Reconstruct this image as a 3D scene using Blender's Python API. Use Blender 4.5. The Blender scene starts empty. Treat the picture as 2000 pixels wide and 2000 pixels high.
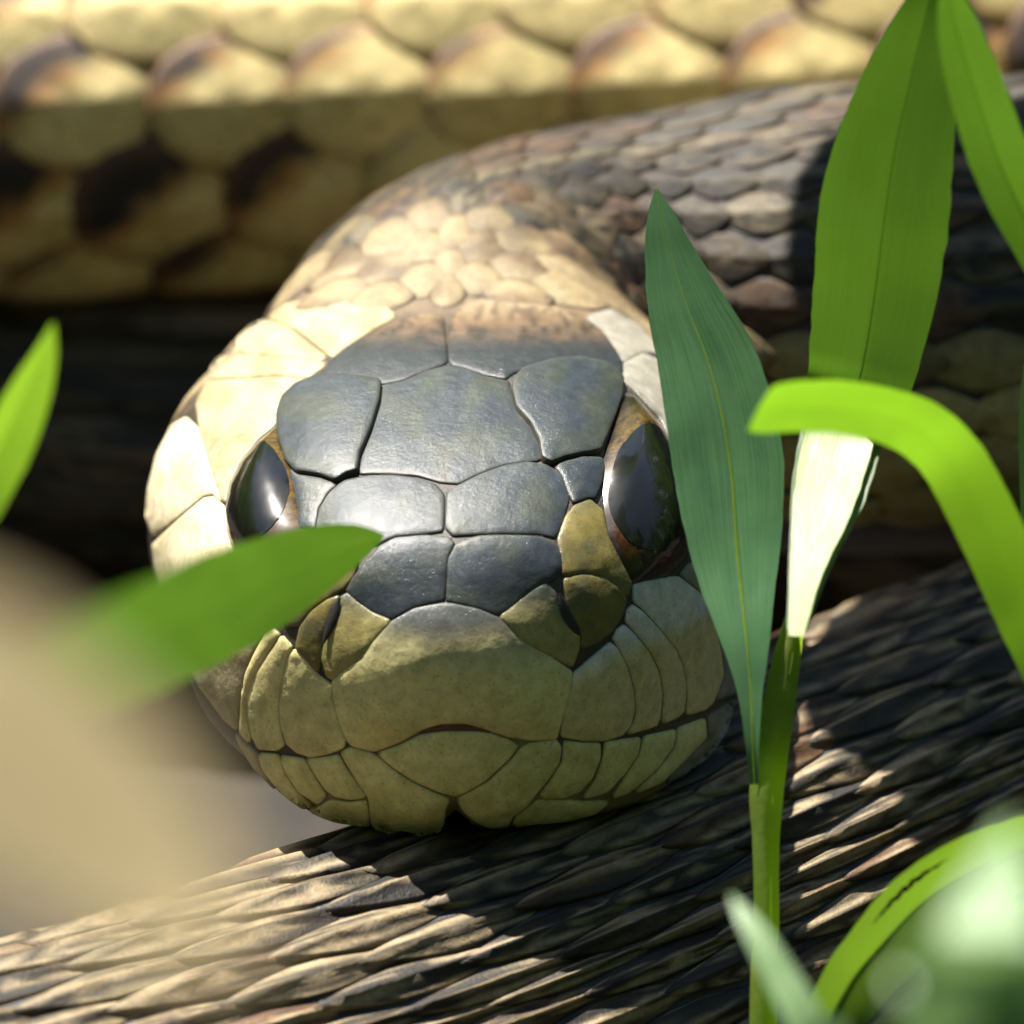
import bpy, math, random
import numpy as np
from mathutils import Vector, Quaternion
from mathutils.bvhtree import BVHTree
from mathutils.geometry import delaunay_2d_cdt
from mathutils import noise as mnoise

random.seed(7); np.random.seed(7)
SC = bpy.context.scene
COL = SC.collection

# ------------------------------------------------------------------ camera
# working unit: one photo pixel at the focus plane = 0.013 mm  (head ~15 mm wide)
K = 1.3e-5
PH = math.radians(25.0)                      # camera looks down 25 degrees
DD = 19231.0                                 # 0.25 m working distance
Dv = np.array([0, math.cos(PH), -math.sin(PH)])
Uv = np.array([0, math.sin(PH), math.cos(PH)])
Rv = np.array([1.0, 0, 0])
CAM = 120 * Rv + 420 * Uv - DD * Dv          # the lip's middle (0,0,0) falls at pixel (880,1420)
cam_d = bpy.data.cameras.new("camera")
cam = bpy.data.objects.new("camera", cam_d); COL.objects.link(cam)
cam.location = Vector(CAM * K)
cam.rotation_euler = (math.radians(90) - PH, 0, 0)
cam_d.sensor_width = 36; cam_d.lens = 36 * DD / 2000
cam_d.clip_start = 0.005; cam_d.clip_end = 200
cam_d.dof.use_dof = True
cam_d.dof.focus_distance = (DD + 230) * K
cam_d.dof.aperture_fstop = (cam_d.lens / 1000) / (300 * K)
SC.camera = cam

# ------------------------------------------------------------------ sky, sun, exposure
S = np.array([-0.29, 0.36, 0.89]); S = S / np.linalg.norm(S)     # towards the sun
w = bpy.data.worlds.new("World"); SC.world = w; w.use_nodes = True
nt = w.node_tree; nt.nodes.clear()
sky = nt.nodes.new("ShaderNodeTexSky"); sky.sky_type = 'NISHITA'; sky.sun_disc = False
sky.sun_elevation = math.asin(S[2]); sky.sun_rotation = math.atan2(S[0], S[1])
bg = nt.nodes.new("ShaderNodeBackground"); bg.inputs[1].default_value = 0.05
wo = nt.nodes.new("ShaderNodeOutputWorld")
nt.links.new(sky.outputs[0], bg.inputs[0]); nt.links.new(bg.outputs[0], wo.inputs[0])
sd = bpy.data.lights.new("sun", 'SUN'); sd.energy = 5.0; sd.angle = math.radians(0.53); sd.color = (1, .95, .86)
so = bpy.data.objects.new("sun", sd); COL.objects.link(so)
so.rotation_mode = 'QUATERNION'; so.rotation_quaternion = Vector(-S).to_track_quat('-Z', 'Y')
so.location = Vector(S * 1.0)
SC.view_settings.view_transform = 'Standard'; SC.view_settings.look = 'None'
SC.view_settings.exposure = 1.88; SC.view_settings.gamma = 1.0
SC.view_settings.use_curve_mapping = False

# ------------------------------------------------------------------ helpers
def unp(px, py, dep=0.0):
    f = (DD + dep) / DD
    return CAM + (DD + dep) * Dv + ((px - 1000) * Rv - (py - 1000) * Uv) * f
def proj(P):
    q = P - CAM; z = q @ Dv
    return 1000 + (q @ Rv) / z * DD, 1000 - (q @ Uv) / z * DD, z - DD
def nrm(v): return v / (np.linalg.norm(v) + 1e-12)
def pchip(xs, ys):
    xs = np.array(xs, float); ys = np.array(ys, float)
    h = np.diff(xs); d = np.diff(ys) / h; m = np.zeros(len(xs))
    m[0] = d[0]; m[-1] = d[-1]
    for i in range(1, len(xs) - 1):
        if d[i-1] * d[i] > 0:
            w1 = 2*h[i] + h[i-1]; w2 = h[i] + 2*h[i-1]
            m[i] = (w1 + w2) / (w1/d[i-1] + w2/d[i])
    def f(x):
        x = min(max(x, xs[0]), xs[-1]); i = min(int(np.searchsorted(xs, x, 'right')) - 1, len(xs) - 2)
        t = (x - xs[i]) / h[i]
        return ((1+2*t)*(1-t)**2*ys[i] + t*(1-t)**2*h[i]*m[i] + t*t*(3-2*t)*ys[i+1] + t*t*(t-1)*h[i]*m[i+1])
    return f
def n3(x, y, z=0.0): return mnoise.noise(Vector((x, y, z)))
def sstep(a, b, x):
    t = min(max((x - a) / (b - a), 0), 1); return t*t*(3-2*t)
def mixc(a, b, t): return tuple(a[i] + (b[i]-a[i])*t for i in range(3))

def mesh_obj(name, verts, faces, mat, parent=None, cols=None, smooth=True, uvs=None, kind=None):
    base = np.array(parent.get("_b", (0, 0, 0)), float) if parent is not None else np.zeros(3)
    V = (np.asarray(verts, float) - base) * K
    me = bpy.data.meshes.new(name)
    me.from_pydata(V.tolist(), [], [list(f) for f in faces])
    if cols is not None:
        a = me.color_attributes.new("Col", 'FLOAT_COLOR', 'POINT')
        c = np.ones((len(V), 4), np.float32); c[:, :3] = np.asarray(cols, np.float32)
        a.data.foreach_set("color", c.ravel())
    if uvs is not None:
        a = me.attributes.new("uvp", 'FLOAT_VECTOR', 'POINT')
        u = np.zeros((len(V), 3), np.float32); u[:, :2] = np.asarray(uvs, np.float32)
        a.data.foreach_set("vector", u.ravel())
    if smooth: me.polygons.foreach_set("use_smooth", [True] * len(me.polygons))
    me.materials.append(mat)
    o = bpy.data.objects.new(name, me); COL.objects.link(o)
    if parent is not None: o.parent = parent
    else: o.location = (0, 0, 0)
    if kind: o["kind"] = kind
    return o
ROOTS = []
def thing(name, label, cat, base, group=None):
    o = bpy.data.objects.new(name, None); COL.objects.link(o)
    o.location = Vector(np.asarray(base, float) * K); o["_b"] = [float(v) for v in base]
    o.empty_display_size = 0.002
    o["label"] = label; o["category"] = cat
    if group: o["group"] = group
    ROOTS.append(o)
    return o
def sub(name, verts, faces, mat, part, root, **kw):      # a sub-part: same local frame as its part
    o = mesh_obj(name, verts, faces, mat, root, **kw); o.parent = part; return o

# ------------------------------------------------------------------ materials
def newmat(name):
    m = bpy.data.materials.new(name); m.use_nodes = True
    nt = m.node_tree; nt.nodes.clear()
    out = nt.nodes.new("ShaderNodeOutputMaterial")
    return m, nt, out
def N(nt, t, **kw):
    n = nt.nodes.new(t)
    for k, v in kw.items():
        if k in n.inputs: n.inputs[k].default_value = v
        else: setattr(n, k, v)
    return n
def noise_node(nt, scale, detail=4, rough=.55):
    tc = N(nt, "ShaderNodeTexCoord"); nz = N(nt, "ShaderNodeTexNoise")
    nz.inputs["Scale"].default_value = scale; nz.inputs["Detail"].default_value = detail
    nz.inputs["Roughness"].default_value = rough
    nt.links.new(tc.outputs["Object"], nz.inputs["Vector"]); return nz
def skin_mat(name, rough=.34, coat=.35, coat_r=.16, sss=.12, bump=.35, bscale=9000, var=.35, spec=.5):
    m, nt, out = newmat(name); L = nt.links.new
    at = N(nt, "ShaderNodeAttribute"); at.attribute_name = "Col"
    nz = noise_node(nt, 2600, 5, .6)
    mr = N(nt, "ShaderNodeMapRange"); mr.inputs[1].default_value = .3; mr.inputs[2].default_value = .7
    mr.inputs[3].default_value = 1 - var; mr.inputs[4].default_value = 1 + var
    L(nz.outputs[0], mr.inputs[0])
    mx = N(nt, "ShaderNodeMix"); mx.data_type = 'RGBA'; mx.blend_type = 'MULTIPLY'; mx.inputs[0].default_value = 1
    L(at.outputs["Color"], mx.inputs[6]); L(mr.outputs[0], mx.inputs[7])
    # fine dark specks
    n2 = noise_node(nt, 14000, 3, .5)
    m2 = N(nt, "ShaderNodeMapRange"); m2.inputs[1].default_value = .30; m2.inputs[2].default_value = .42
    m2.inputs[3].default_value = .6; m2.inputs[4].default_value = 1
    L(n2.outputs[0], m2.inputs[0])
    mx2 = N(nt, "ShaderNodeMix"); mx2.data_type = 'RGBA'; mx2.blend_type = 'MULTIPLY'; mx2.inputs[0].default_value = 1
    L(mx.outputs[2], mx2.inputs[6]); L(m2.outputs[0], mx2.inputs[7])
    b = N(nt, "ShaderNodeBsdfPrincipled")
    L(mx2.outputs[2], b.inputs["Base Color"])
    b.inputs["Specular IOR Level"].default_value = spec
    b.inputs["Coat Weight"].default_value = coat; b.inputs["Coat Roughness"].default_value = coat_r
    b.inputs["Subsurface Weight"].default_value = sss
    b.inputs["Subsurface Radius"].default_value = (1, .55, .2); b.inputs["Subsurface Scale"].default_value = 25 * K
    n3_ = noise_node(nt, bscale, 5, .62)
    rr = N(nt, "ShaderNodeMapRange"); rr.inputs[3].default_value = rough - .1; rr.inputs[4].default_value = rough + .16
    L(nz.outputs[0], rr.inputs[0]); L(rr.outputs[0], b.inputs["Roughness"])
    bp = N(nt, "ShaderNodeBump"); bp.inputs["Strength"].default_value = bump; bp.inputs["Distance"].default_value = 9 * K
    L(n3_.outputs[0], bp.inputs["Height"]); L(bp.outputs[0], b.inputs["Normal"])
    n4_ = noise_node(nt, 11000, 4, .6); b2 = N(nt, "ShaderNodeBump"); b2.inputs["Strength"].default_value = min(1, bump*2.6); b2.inputs["Distance"].default_value = 6 * K
    L(n4_.outputs[0], b2.inputs["Height"]); L(bp.outputs[0], b2.inputs["Normal"]); L(b2.outputs[0], b.inputs["Coat Normal"])
    L(b.outputs[0], out.inputs[0]); return m
M_HEAD = skin_mat("head_scale_skin", rough=.5, coat=.22, coat_r=.12, sss=.2, bump=.2, bscale=3800, var=.22, spec=.3)
M_SCALE = skin_mat("body_scale_skin", rough=.5, coat=.06, coat_r=.25, sss=.05, bump=.4, var=.28, spec=.25)
M_SKIN = skin_mat("interstitial_skin", rough=.45, coat=.1, coat_r=.3, sss=0, bump=.5, var=.3)

def leaf_mat(name, col, col2, trans, gloss_r=.38, tmix=.5, vein=26, bump=.25):
    m, nt, out = newmat(name); L = nt.links.new
    at = N(nt, "ShaderNodeAttribute"); at.attribute_name = "uvp"
    sp = N(nt, "ShaderNodeSeparateXYZ"); L(at.outputs["Vector"], sp.inputs[0])
    # parallel veins across the blade
    mu = N(nt, "ShaderNodeMath", operation='MULTIPLY'); mu.inputs[1].default_value = vein; L(sp.outputs[1], mu.inputs[0])
    cx = N(nt, "ShaderNodeCombineXYZ"); L(mu.outputs[0], cx.inputs[1])
    m0 = N(nt, "ShaderNodeMath", operation='MULTIPLY'); m0.inputs[1].default_value = 1.6; L(sp.outputs[0], m0.inputs[0]); L(m0.outputs[0], cx.inputs[0])
    vn = N(nt, "ShaderNodeTexNoise"); vn.inputs["Scale"].default_value = 1; vn.inputs["Detail"].default_value = 3
    L(cx.outputs[0], vn.inputs["Vector"])
    nz = noise_node(nt, 900, 5, .6)
    ad = N(nt, "ShaderNodeMath", operation='MULTIPLY_ADD'); ad.inputs[1].default_value = .6; L(vn.outputs[0], ad.inputs[0])
    hf = N(nt, "ShaderNodeMath", operation='MULTIPLY'); hf.inputs[1].default_value = .4; L(nz.outputs[0], hf.inputs[0]); L(hf.outputs[0], ad.inputs[2])
    cr = N(nt, "ShaderNodeValToRGB"); cr.color_ramp.elements[0].position = .36; cr.color_ramp.elements[1].position = .66
    cr.color_ramp.elements[0].color = (*col, 1); cr.color_ramp.elements[1].color = (*col2, 1)
    L(ad.outputs[0], cr.inputs[0])
    b = N(nt, "ShaderNodeBsdfPrincipled"); L(cr.outputs[0], b.inputs["Base Color"])
    b.inputs["Roughness"].default_value = gloss_r; b.inputs["Specular IOR Level"].default_value = .45
    bp = N(nt, "ShaderNodeBump"); bp.inputs["Strength"].default_value = bump; bp.inputs["Distance"].default_value = 8 * K
    L(vn.outputs[0], bp.inputs["Height"]); L(bp.outputs[0], b.inputs["Normal"])
    tr = N(nt, "ShaderNodeBsdfTranslucent"); 
    hs = N(nt, "ShaderNodeMix"); hs.data_type = 'RGBA'; hs.blend_type = 'MIX'; hs.inputs[0].default_value = .8
    L(cr.outputs[0], hs.inputs[6]); hs.inputs[7].default_value = (*trans, 1); L(hs.outputs[2], tr.inputs[0])
    ms = N(nt, "ShaderNodeMixShader"); ms.inputs[0].default_value = tmix
    L(b.outputs[0], ms.inputs[1]); L(tr.outputs[0], ms.inputs[2]); L(ms.outputs[0], out.inputs[0])
    return m
M_LEAF = leaf_mat("green_leaf", (.04, .095, .02), (.07, .15, .03), (.085, .19, .006))
M_LEAFB = leaf_mat("bluish_leaf", (.045, .12, .05), (.085, .185, .075), (.06, .14, .012), gloss_r=.34, tmix=.36)
M_LEAFY = leaf_mat("yellow_green_leaf", (.07, .15, .02), (.11, .21, .03), (.17, .30, .012))
M_LEAFC = leaf_mat("blade_green", (.06, .15, .018), (.10, .21, .025), (.20, .40, .010))
M_LEAFP = leaf_mat("pale_leaf", (.15, .26, .11), (.22, .34, .16), (.24, .38, .12), tmix=.4)
M_SHEATH_SUN = leaf_mat("painted_sunlit_sheath", (.20, .27, .075), (.34, .41, .16), (.3, .4, .1), gloss_r=.42, tmix=.3)  # pale tone paints sun glare onto the leaf base
M_DRY = leaf_mat("dry_straw", (.40, .32, .19), (.52, .44, .28), (.48, .38, .21), gloss_r=.6, tmix=.35)
def plain_mat(name, c1, c2, scale, rough=.5, bump=.3, trans=None):
    m, nt, out = newmat(name); L = nt.links.new
    nz = noise_node(nt, scale, 6, .65)
    cr = N(nt, "ShaderNodeValToRGB"); cr.color_ramp.elements[0].position = .35; cr.color_ramp.elements[1].position = .68
    cr.color_ramp.elements[0].color = (*c1, 1); cr.color_ramp.elements[1].color = (*c2, 1); L(nz.outputs[0], cr.inputs[0])
    b = N(nt, "ShaderNodeBsdfPrincipled"); L(cr.outputs[0], b.inputs["Base Color"]); b.inputs["Roughness"].default_value = rough
    bp = N(nt, "ShaderNodeBump"); bp.inputs["Strength"].default_value = bump; bp.inputs["Distance"].default_value = 20 * K
    L(nz.outputs[0], bp.inputs["Height"]); L(bp.outputs[0], b.inputs["Normal"])
    if trans:
        tr = N(nt, "ShaderNodeBsdfTranslucent"); tr.inputs[0].default_value = (*trans, 1)
        ms = N(nt, "ShaderNodeMixShader"); ms.inputs[0].default_value = .75
        L(b.outputs[0], ms.inputs[1]); L(tr.outputs[0], ms.inputs[2]); L(ms.outputs[0], out.inputs[0])
    else: L(b.outputs[0], out.inputs[0])
    return m
M_RIB = plain_mat("leaf_rib", (.22, .33, .05), (.34, .46, .09), 1500, .4, .1, (.4, .55, .05))
M_STEM = plain_mat("green_stem", (.17, .25, .04), (.30, .36, .09), 1200, .4, .15, (.35, .5, .03))
M_CRACK = plain_mat("brown_leaf_tear", (.02, .012, .006), (.07, .045, .02), 5000, .8, .4)
M_SOIL = plain_mat("dark_soil", (.004, .003, .002), (.018, .012, .007), 700, .9, .8)
M_HOLE_SHADE = plain_mat("painted_cavity_shade", (.006, .004, .003), (.012, .008, .006), 3000, .6, .1)  # darkness inside the nostrils, painted as near-black
M_LIP = plain_mat("lip_slit", (.05, .012, .006), (.09, .03, .012), 3000, .5, .1)

def eye_mat():
    m, nt, out = newmat("iris"); L = nt.links.new
    at = N(nt, "ShaderNodeAttribute"); at.attribute_name = "Col"
    nz = noise_node(nt, 9000, 6, .75)
    mr = N(nt, "ShaderNodeMapRange"); mr.inputs[1].default_value = .35; mr.inputs[2].default_value = .65
    mr.inputs[3].default_value = .25; mr.inputs[4].default_value = 1.7; L(nz.outputs[0], mr.inputs[0])
    mx = N(nt, "ShaderNodeMix"); mx.data_type = 'RGBA'; mx.blend_type = 'MULTIPLY'; mx.inputs[0].default_value = 1
    L(at.outputs["Color"], mx.inputs[6]); L(mr.outputs[0], mx.inputs[7])
    b = N(nt, "ShaderNodeBsdfPrincipled"); L(mx.outputs[2], b.inputs["Base Color"])
    b.inputs["Roughness"].default_value = .4; b.inputs["Specular IOR Level"].default_value = .2; b.inputs["Coat Weight"].default_value = .8; b.inputs["Coat Roughness"].default_value = .09
    L(b.outputs[0], out.inputs[0]); return m
M_EYE = eye_mat()
def pupil_mat():
    m, nt, out = newmat("pupil")
    b = N(nt, "ShaderNodeBsdfPrincipled"); b.inputs["Base Color"].default_value = (.004, .004, .003, 1)
    b.inputs["Roughness"].default_value = .3; b.inputs["Specular IOR Level"].default_value = .1; b.inputs["Coat Weight"].default_value = .8; b.inputs["Coat Roughness"].default_value = .09
    nt.links.new(b.outputs[0], out.inputs[0]); return m
M_PUPIL = pupil_mat()

# ------------------------------------------------------------------ ground
GZ = -1420.0
gv, gf = [], []
rad = [0, 600, 1200, 1800, 2400, 3000, 3600, 4200, 5000, 6000, 8000, 12000, 20000, 50000, 200000, 1e6, 5e6]
na = 72
for r in rad:
    for a in range(na):
        t = 2*math.pi*a/na; x = r*math.cos(t); y = 1500 + r*math.sin(t)
        gv.append((x, y, GZ + (n3(x/900, y/900)*60 + n3(x/260, y/260, 4)*26 if r < 20000 else 0)))
for i in range(len(rad)-1):
    for a in range(na):
        gf.append((i*na+a, i*na+(a+1) % na, (i+1)*na+(a+1) % na, (i+1)*na+a))
g = mesh_obj("ground", gv, gf, M_SOIL, None, kind="structure")
g["label"] = "dark bare soil under the snake and the plants"

# ------------------------------------------------------------------ snake: centre line and cross sections
yk = [0, 10, 40, 80, 150, 240, 330, 420, 500, 650, 800, 1050, 1170, 1350, 1500, 1700]
fW = pchip(yk, [2, 95, 178, 245, 335, 405, 455, 502, 530, 556, 583, 628, 612, 515, 440, 400])
fT = pchip([0, 10, 40, 80, 170, 330, 500, 800, 1000, 1250, 1500, 1700], [62, 130, 192, 240, 323, 374, 403, 418, 400, 368, 400, 415])
fB = pchip([0, 10, 40, 80, 200, 400, 800, 1050, 1300, 1500, 1700], [20, -120, -212, -258, -308, -328, -335, -335, -335, -350, -370])
fC = pchip([0, 40, 100, 200, 500, 1050, 1300, 1500, 1700], [40, 10, -25, -60, -60, -40, 0, 25, 20])
fNt = pchip([0, 60, 200, 500, 900, 1300, 1700], [2.0, 2.15, 2.6, 2.55, 2.35, 2.15, 2.0])
fNb = pchip([0, 60, 200, 500, 900, 1300, 1700], [2.0, 2.2, 2.7, 2.8, 2.8, 2.3, 2.0])
ctrl = [(0, 1500, 25), (25, 1640, 22), (110, 1800, 12), (350, 1985, -20), (800, 2080, -55), (1300, 2170, -70), (1900, 2350, -40), (2350, 2800, -30),
        (2250, 3380, -70), (1600, 3700, -90)]
for px_ in (1500, 1000, 400, -100): ctrl.append(tuple(unp(px_, 185 + (px_-700)*-.03, 3400)))
ctrl += [(-2000, 3650, -180), (-2900, 3850, -300), (-3350, 4500, -600), (-2900, 5000, -900), (-2100, 4650, -1000), (-1450, 3800, -1000), (-700, 3480, -1000), (300, 3440, -1000), (1300, 3300, -980),
         (2300, 2930, -930), (2800, 2400, -890), (2600, 2050, -880), (1900, 1780, -860), (1120, 1180, -850), (560, 610, -850), (0, 71, -850), (-440, -260, -850),
         (-880, -567, -850), (-1600, -980, -870), (-2600, -1300, -950), (-3600, -1400, -1150), (-4600, -1300, -1330), (-5600, -1200, -1400)]
def catmull(P, n=24):
    P = [np.array(p, float) for p in P]; P = [2*P[0]-P[1]] + P + [2*P[-1]-P[-2]]
    out = []
    for i in range(1, len(P)-2):
        for k in range(n):
            t = k/n; a, b, c, d = P[i-1], P[i], P[i+1], P[i+2]
            out.append(.5*((2*b)+(-a+c)*t+(2*a-5*b+4*c-d)*t*t+(-a+3*b-3*c+d)*t**3))
    out.append(P[-2]); return out
neck = catmull(ctrl)
cent, ss = [], []
for y in np.linspace(0, 1, 46):
    yy = 1480 * y**1.7; cent.append(np.array([0, yy, fC(yy)])); ss.append(yy)
for p in neck:
    d = np.linalg.norm(p - cent[-1])
    if d < 8: continue
    ss.append(ss[-1] + d); cent.append(p)
ss = np.array(ss); cent = np.array(cent); NS = len(ss); SEND = ss[-1]
tan = np.zeros_like(cent)
for i in range(NS):
    if ss[i] < 1450: tan[i] = (0, 1, 0)
    else:
        tan[i] = nrm(cent[min(i+1, NS-1)] - cent[i-1])
Z = np.array([0, 0, 1.0])
# arc positions of the coils
def s_near(p): return ss[np.argmin(np.linalg.norm(cent - np.array(p, float), axis=1))]
sA0 = s_near(unp(1500, 161, 3400)); sA1 = s_near(unp(-100, 209, 3400)); sD = s_near((-700, 3480, -1000)); sC0 = s_near((1120, 1180, -850)); sC1 = s_near((-880, -567, -850))
sB = s_near((800, 2080, -55))
fR = pchip([0, 1700, 2100, sB, sB+1200, sA0, sA1, sD, sC0, sC1, sC1+1200, sC1+3200, SEND], [400, 405, 425, 500, 500, 445, 445, 440, 550, 550, 500, 250, 40])
fRoll = pchip([0, 1100, 1500, sB, sA0, sA1, sD, sC0-900, sC0, sC1, SEND], [2.3, 2.3, 0, -12, -4, -4, 0, 0, 42, 42, 0])
Rt = np.zeros_like(cent); Up = np.zeros_like(cent); secs = []
for i in range(NS):
    r = nrm(np.cross(tan[i], Z)); u = np.cross(r, tan[i]); a = math.radians(fRoll(ss[i]))
    Rt[i] = r*math.cos(a) + u*math.sin(a); Up[i] = u*math.cos(a) - r*math.sin(a)
    s = ss[i]
    if s < 1700:
        k = sstep(1450, 1700, s); c = cent[i][2]
        W = fW(s); T = fT(s) - c; B = c - fB(s); nt_, nb_ = fNt(s), fNb(s)
        R = fR(s); W = W*(1-k)+R*k; T = T*(1-k)+R*k; B = B*(1-k)+R*k
    else: W = T = B = fR(s); nt_ = nb_ = 2.0
    secs.append((max(W, 1), max(T, 1), max(B, 1), nt_, nb_))
secs = np.array(secs)
def surf(s, th):
    i = int(np.clip(np.searchsorted(ss, s) - 1, 0, NS-2)); t = (s - ss[i]) / (ss[i+1]-ss[i])
    c = cent[i]*(1-t)+cent[i+1]*t; r = Rt[i]*(1-t)+Rt[i+1]*t; u = Up[i]*(1-t)+Up[i+1]*t
    W, T, B, a, b = secs[i]*(1-t)+secs[i+1]*t
    sn, cs = math.sin(th), math.cos(th); H, n = (T, a) if cs > 0 else (B, b)
    if cs < 0 and sn > 0 and s < 1100:                   # the jaw bulges a little on this side
        k = sstep(60, 330, s)*(1-sstep(850, 1100, s)); n = n+2.2*k; H = H+34*k*sstep(0, .25, sn); W = W+14*k*sstep(0, .5, -cs)
    rho = (abs(sn/W)**n + abs(cs/H)**n) ** (-1/n)
    if s < 420 and cs < 0:                               # mental groove splitting the chin
        rho *= 1 - .16*math.exp(-(sn*rho/26)**2)*sstep(.2, .8, -cs)*(1-sstep(250, 420, s))
    return c + rho*(r*sn + u*cs)
def surf_n(s, th):
    e = 6.0; a = surf(min(s+e, SEND-1), th) - surf(max(s-e, .5), th); b = surf(s, th+.02) - surf(s, th-.02)
    return nrm(np.cross(b, a))
NA = 96
bv, bs = [], []
for i in range(NS):
    for k in range(NA):
        bv.append(surf(ss[i], 2*math.pi*k/NA)); bs.append((ss[i], 2*math.pi*k/NA))
bf = []
for i in range(NS-1):
    for k in range(NA):
        k2 = (k+1) % NA
        bf.append((i*NA+k, i*NA+k2, (i+1)*NA+k2, (i+1)*NA+k))
bf.append(tuple(range(NA-1, -1, -1)))                   # snout cap
bf.append(tuple((NS-1)*NA+k for k in range(NA)))
bv = np.array(bv)
headrows = int(np.searchsorted(ss, 1900))
BV_HEAD = BVHTree.FromPolygons([Vector(v) for v in bv[:headrows*NA]], [f for f in bf[:(headrows-1)*NA]] + [bf[-2]])
BV_BODY = BVHTree.FromPolygons([Vector(v) for v in bv], bf)

# eyes sit in the orbits
def ray(px, py):
    d = unp(px, py, 0) - CAM; return Vector(CAM), Vector(nrm(d))
def head_hit(px, py):
    o, d = ray(px, py)
    loc, nor, idx, dist = BV_HEAD.ray_cast(o, d)
    if loc is not None:
        nor = np.array(nor)
        if nor @ np.array(d) > 0: nor = -nor
        return np.array(loc), nor, True
    best = None                                           # just past the outline: closest pass of the line of sight
    lo, hi, st = -100.0, 1500.0, 50.0
    for it in range(4):
        for dep in np.arange(lo, hi+.01, st):
            p = unp(px, py, dep); q, n_, i_, ds = BV_HEAD.find_nearest(Vector(p))
            if best is None or ds < best[0]: best = (ds, p, np.array(n_), dep, np.array(q))
        lo, hi, st = best[3]-st, best[3]+st, st/6
    n_ = nrm(best[1]-best[4]) if best[0] > .5 else best[2]
    return best[4] + n_*min(best[0], 14), n_, False
bv2 = bv

# ------------------------------------------------------------------ snake root, skin
snake = thing("garter_snake", "coiled garter snake with dark shielded head facing out and pale cream cheeks", "snake", (0, 71, GZ))
def skin_col(s, th, P):
    t = th if th <= math.pi else th - 2*math.pi
    at = abs(t)
    if s < 1500:
        c = (.022, .015, .008)
        if s > 1000: c = mixc(c, (.12, .08, .04), sstep(1000, 1250, s)*(1-sstep(1400, 1500, s)))
        if at > 1.75: c = mixc(c, (.20, .16, .06), sstep(1.75, 2.2, at))
        return c
    c = (.014, .013, .014)
    if at > 2.35: c = mixc(c, (.42, .38, .22), sstep(2.35, 2.5, at))
    return c
skc = [skin_col(s, th, None) for s, th in bs]
body = mesh_obj("body", bv2, bf, M_SKIN, snake, cols=skc)

# ------------------------------------------------------------------ head plates (traced outlines laid on the head surface)
def chaikin(P, it=1):
    P = [np.array(p, float) for p in P]
    for _ in range(it):
        Q = []
        for i in range(len(P)):
            a, b = P[i], P[(i+1) % len(P)]; Q += [a*.92+b*.08, a*.08+b*.92]
        P = Q
    return P
def resample(P, step):
    out = []
    for i in range(len(P)):
        a, b = P[i], P[(i+1) % len(P)]; n = max(1, int(round(np.linalg.norm(b-a)/step)))
        for k in range(n): out.append(a+(b-a)*k/n)
    return np.array(out)
def poly_dist(pts, poly):
    A = poly; Bp = np.roll(poly, -1, axis=0); best = np.full(len(pts), 1e9)
    for a, b in zip(A, Bp):
        ab = b-a; t = np.clip(((pts-a) @ ab)/(ab @ ab+1e-9), 0, 1); q = a+t[:, None]*ab
        best = np.minimum(best, np.linalg.norm(pts-q, axis=1))
    return best
def inside(pts, poly):
    x, y = pts[:, 0], pts[:, 1]; r = np.zeros(len(pts), bool); j = len(poly)-1
    for i in range(len(poly)):
        xi, yi = poly[i]; xj, yj = poly[j]
        c = ((yi > y) != (yj > y)) & (x < (xj-xi)*(y-yi)/(yj-yi+1e-12)+xi); r ^= c; j = i
    return r
TRACED = []
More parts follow.
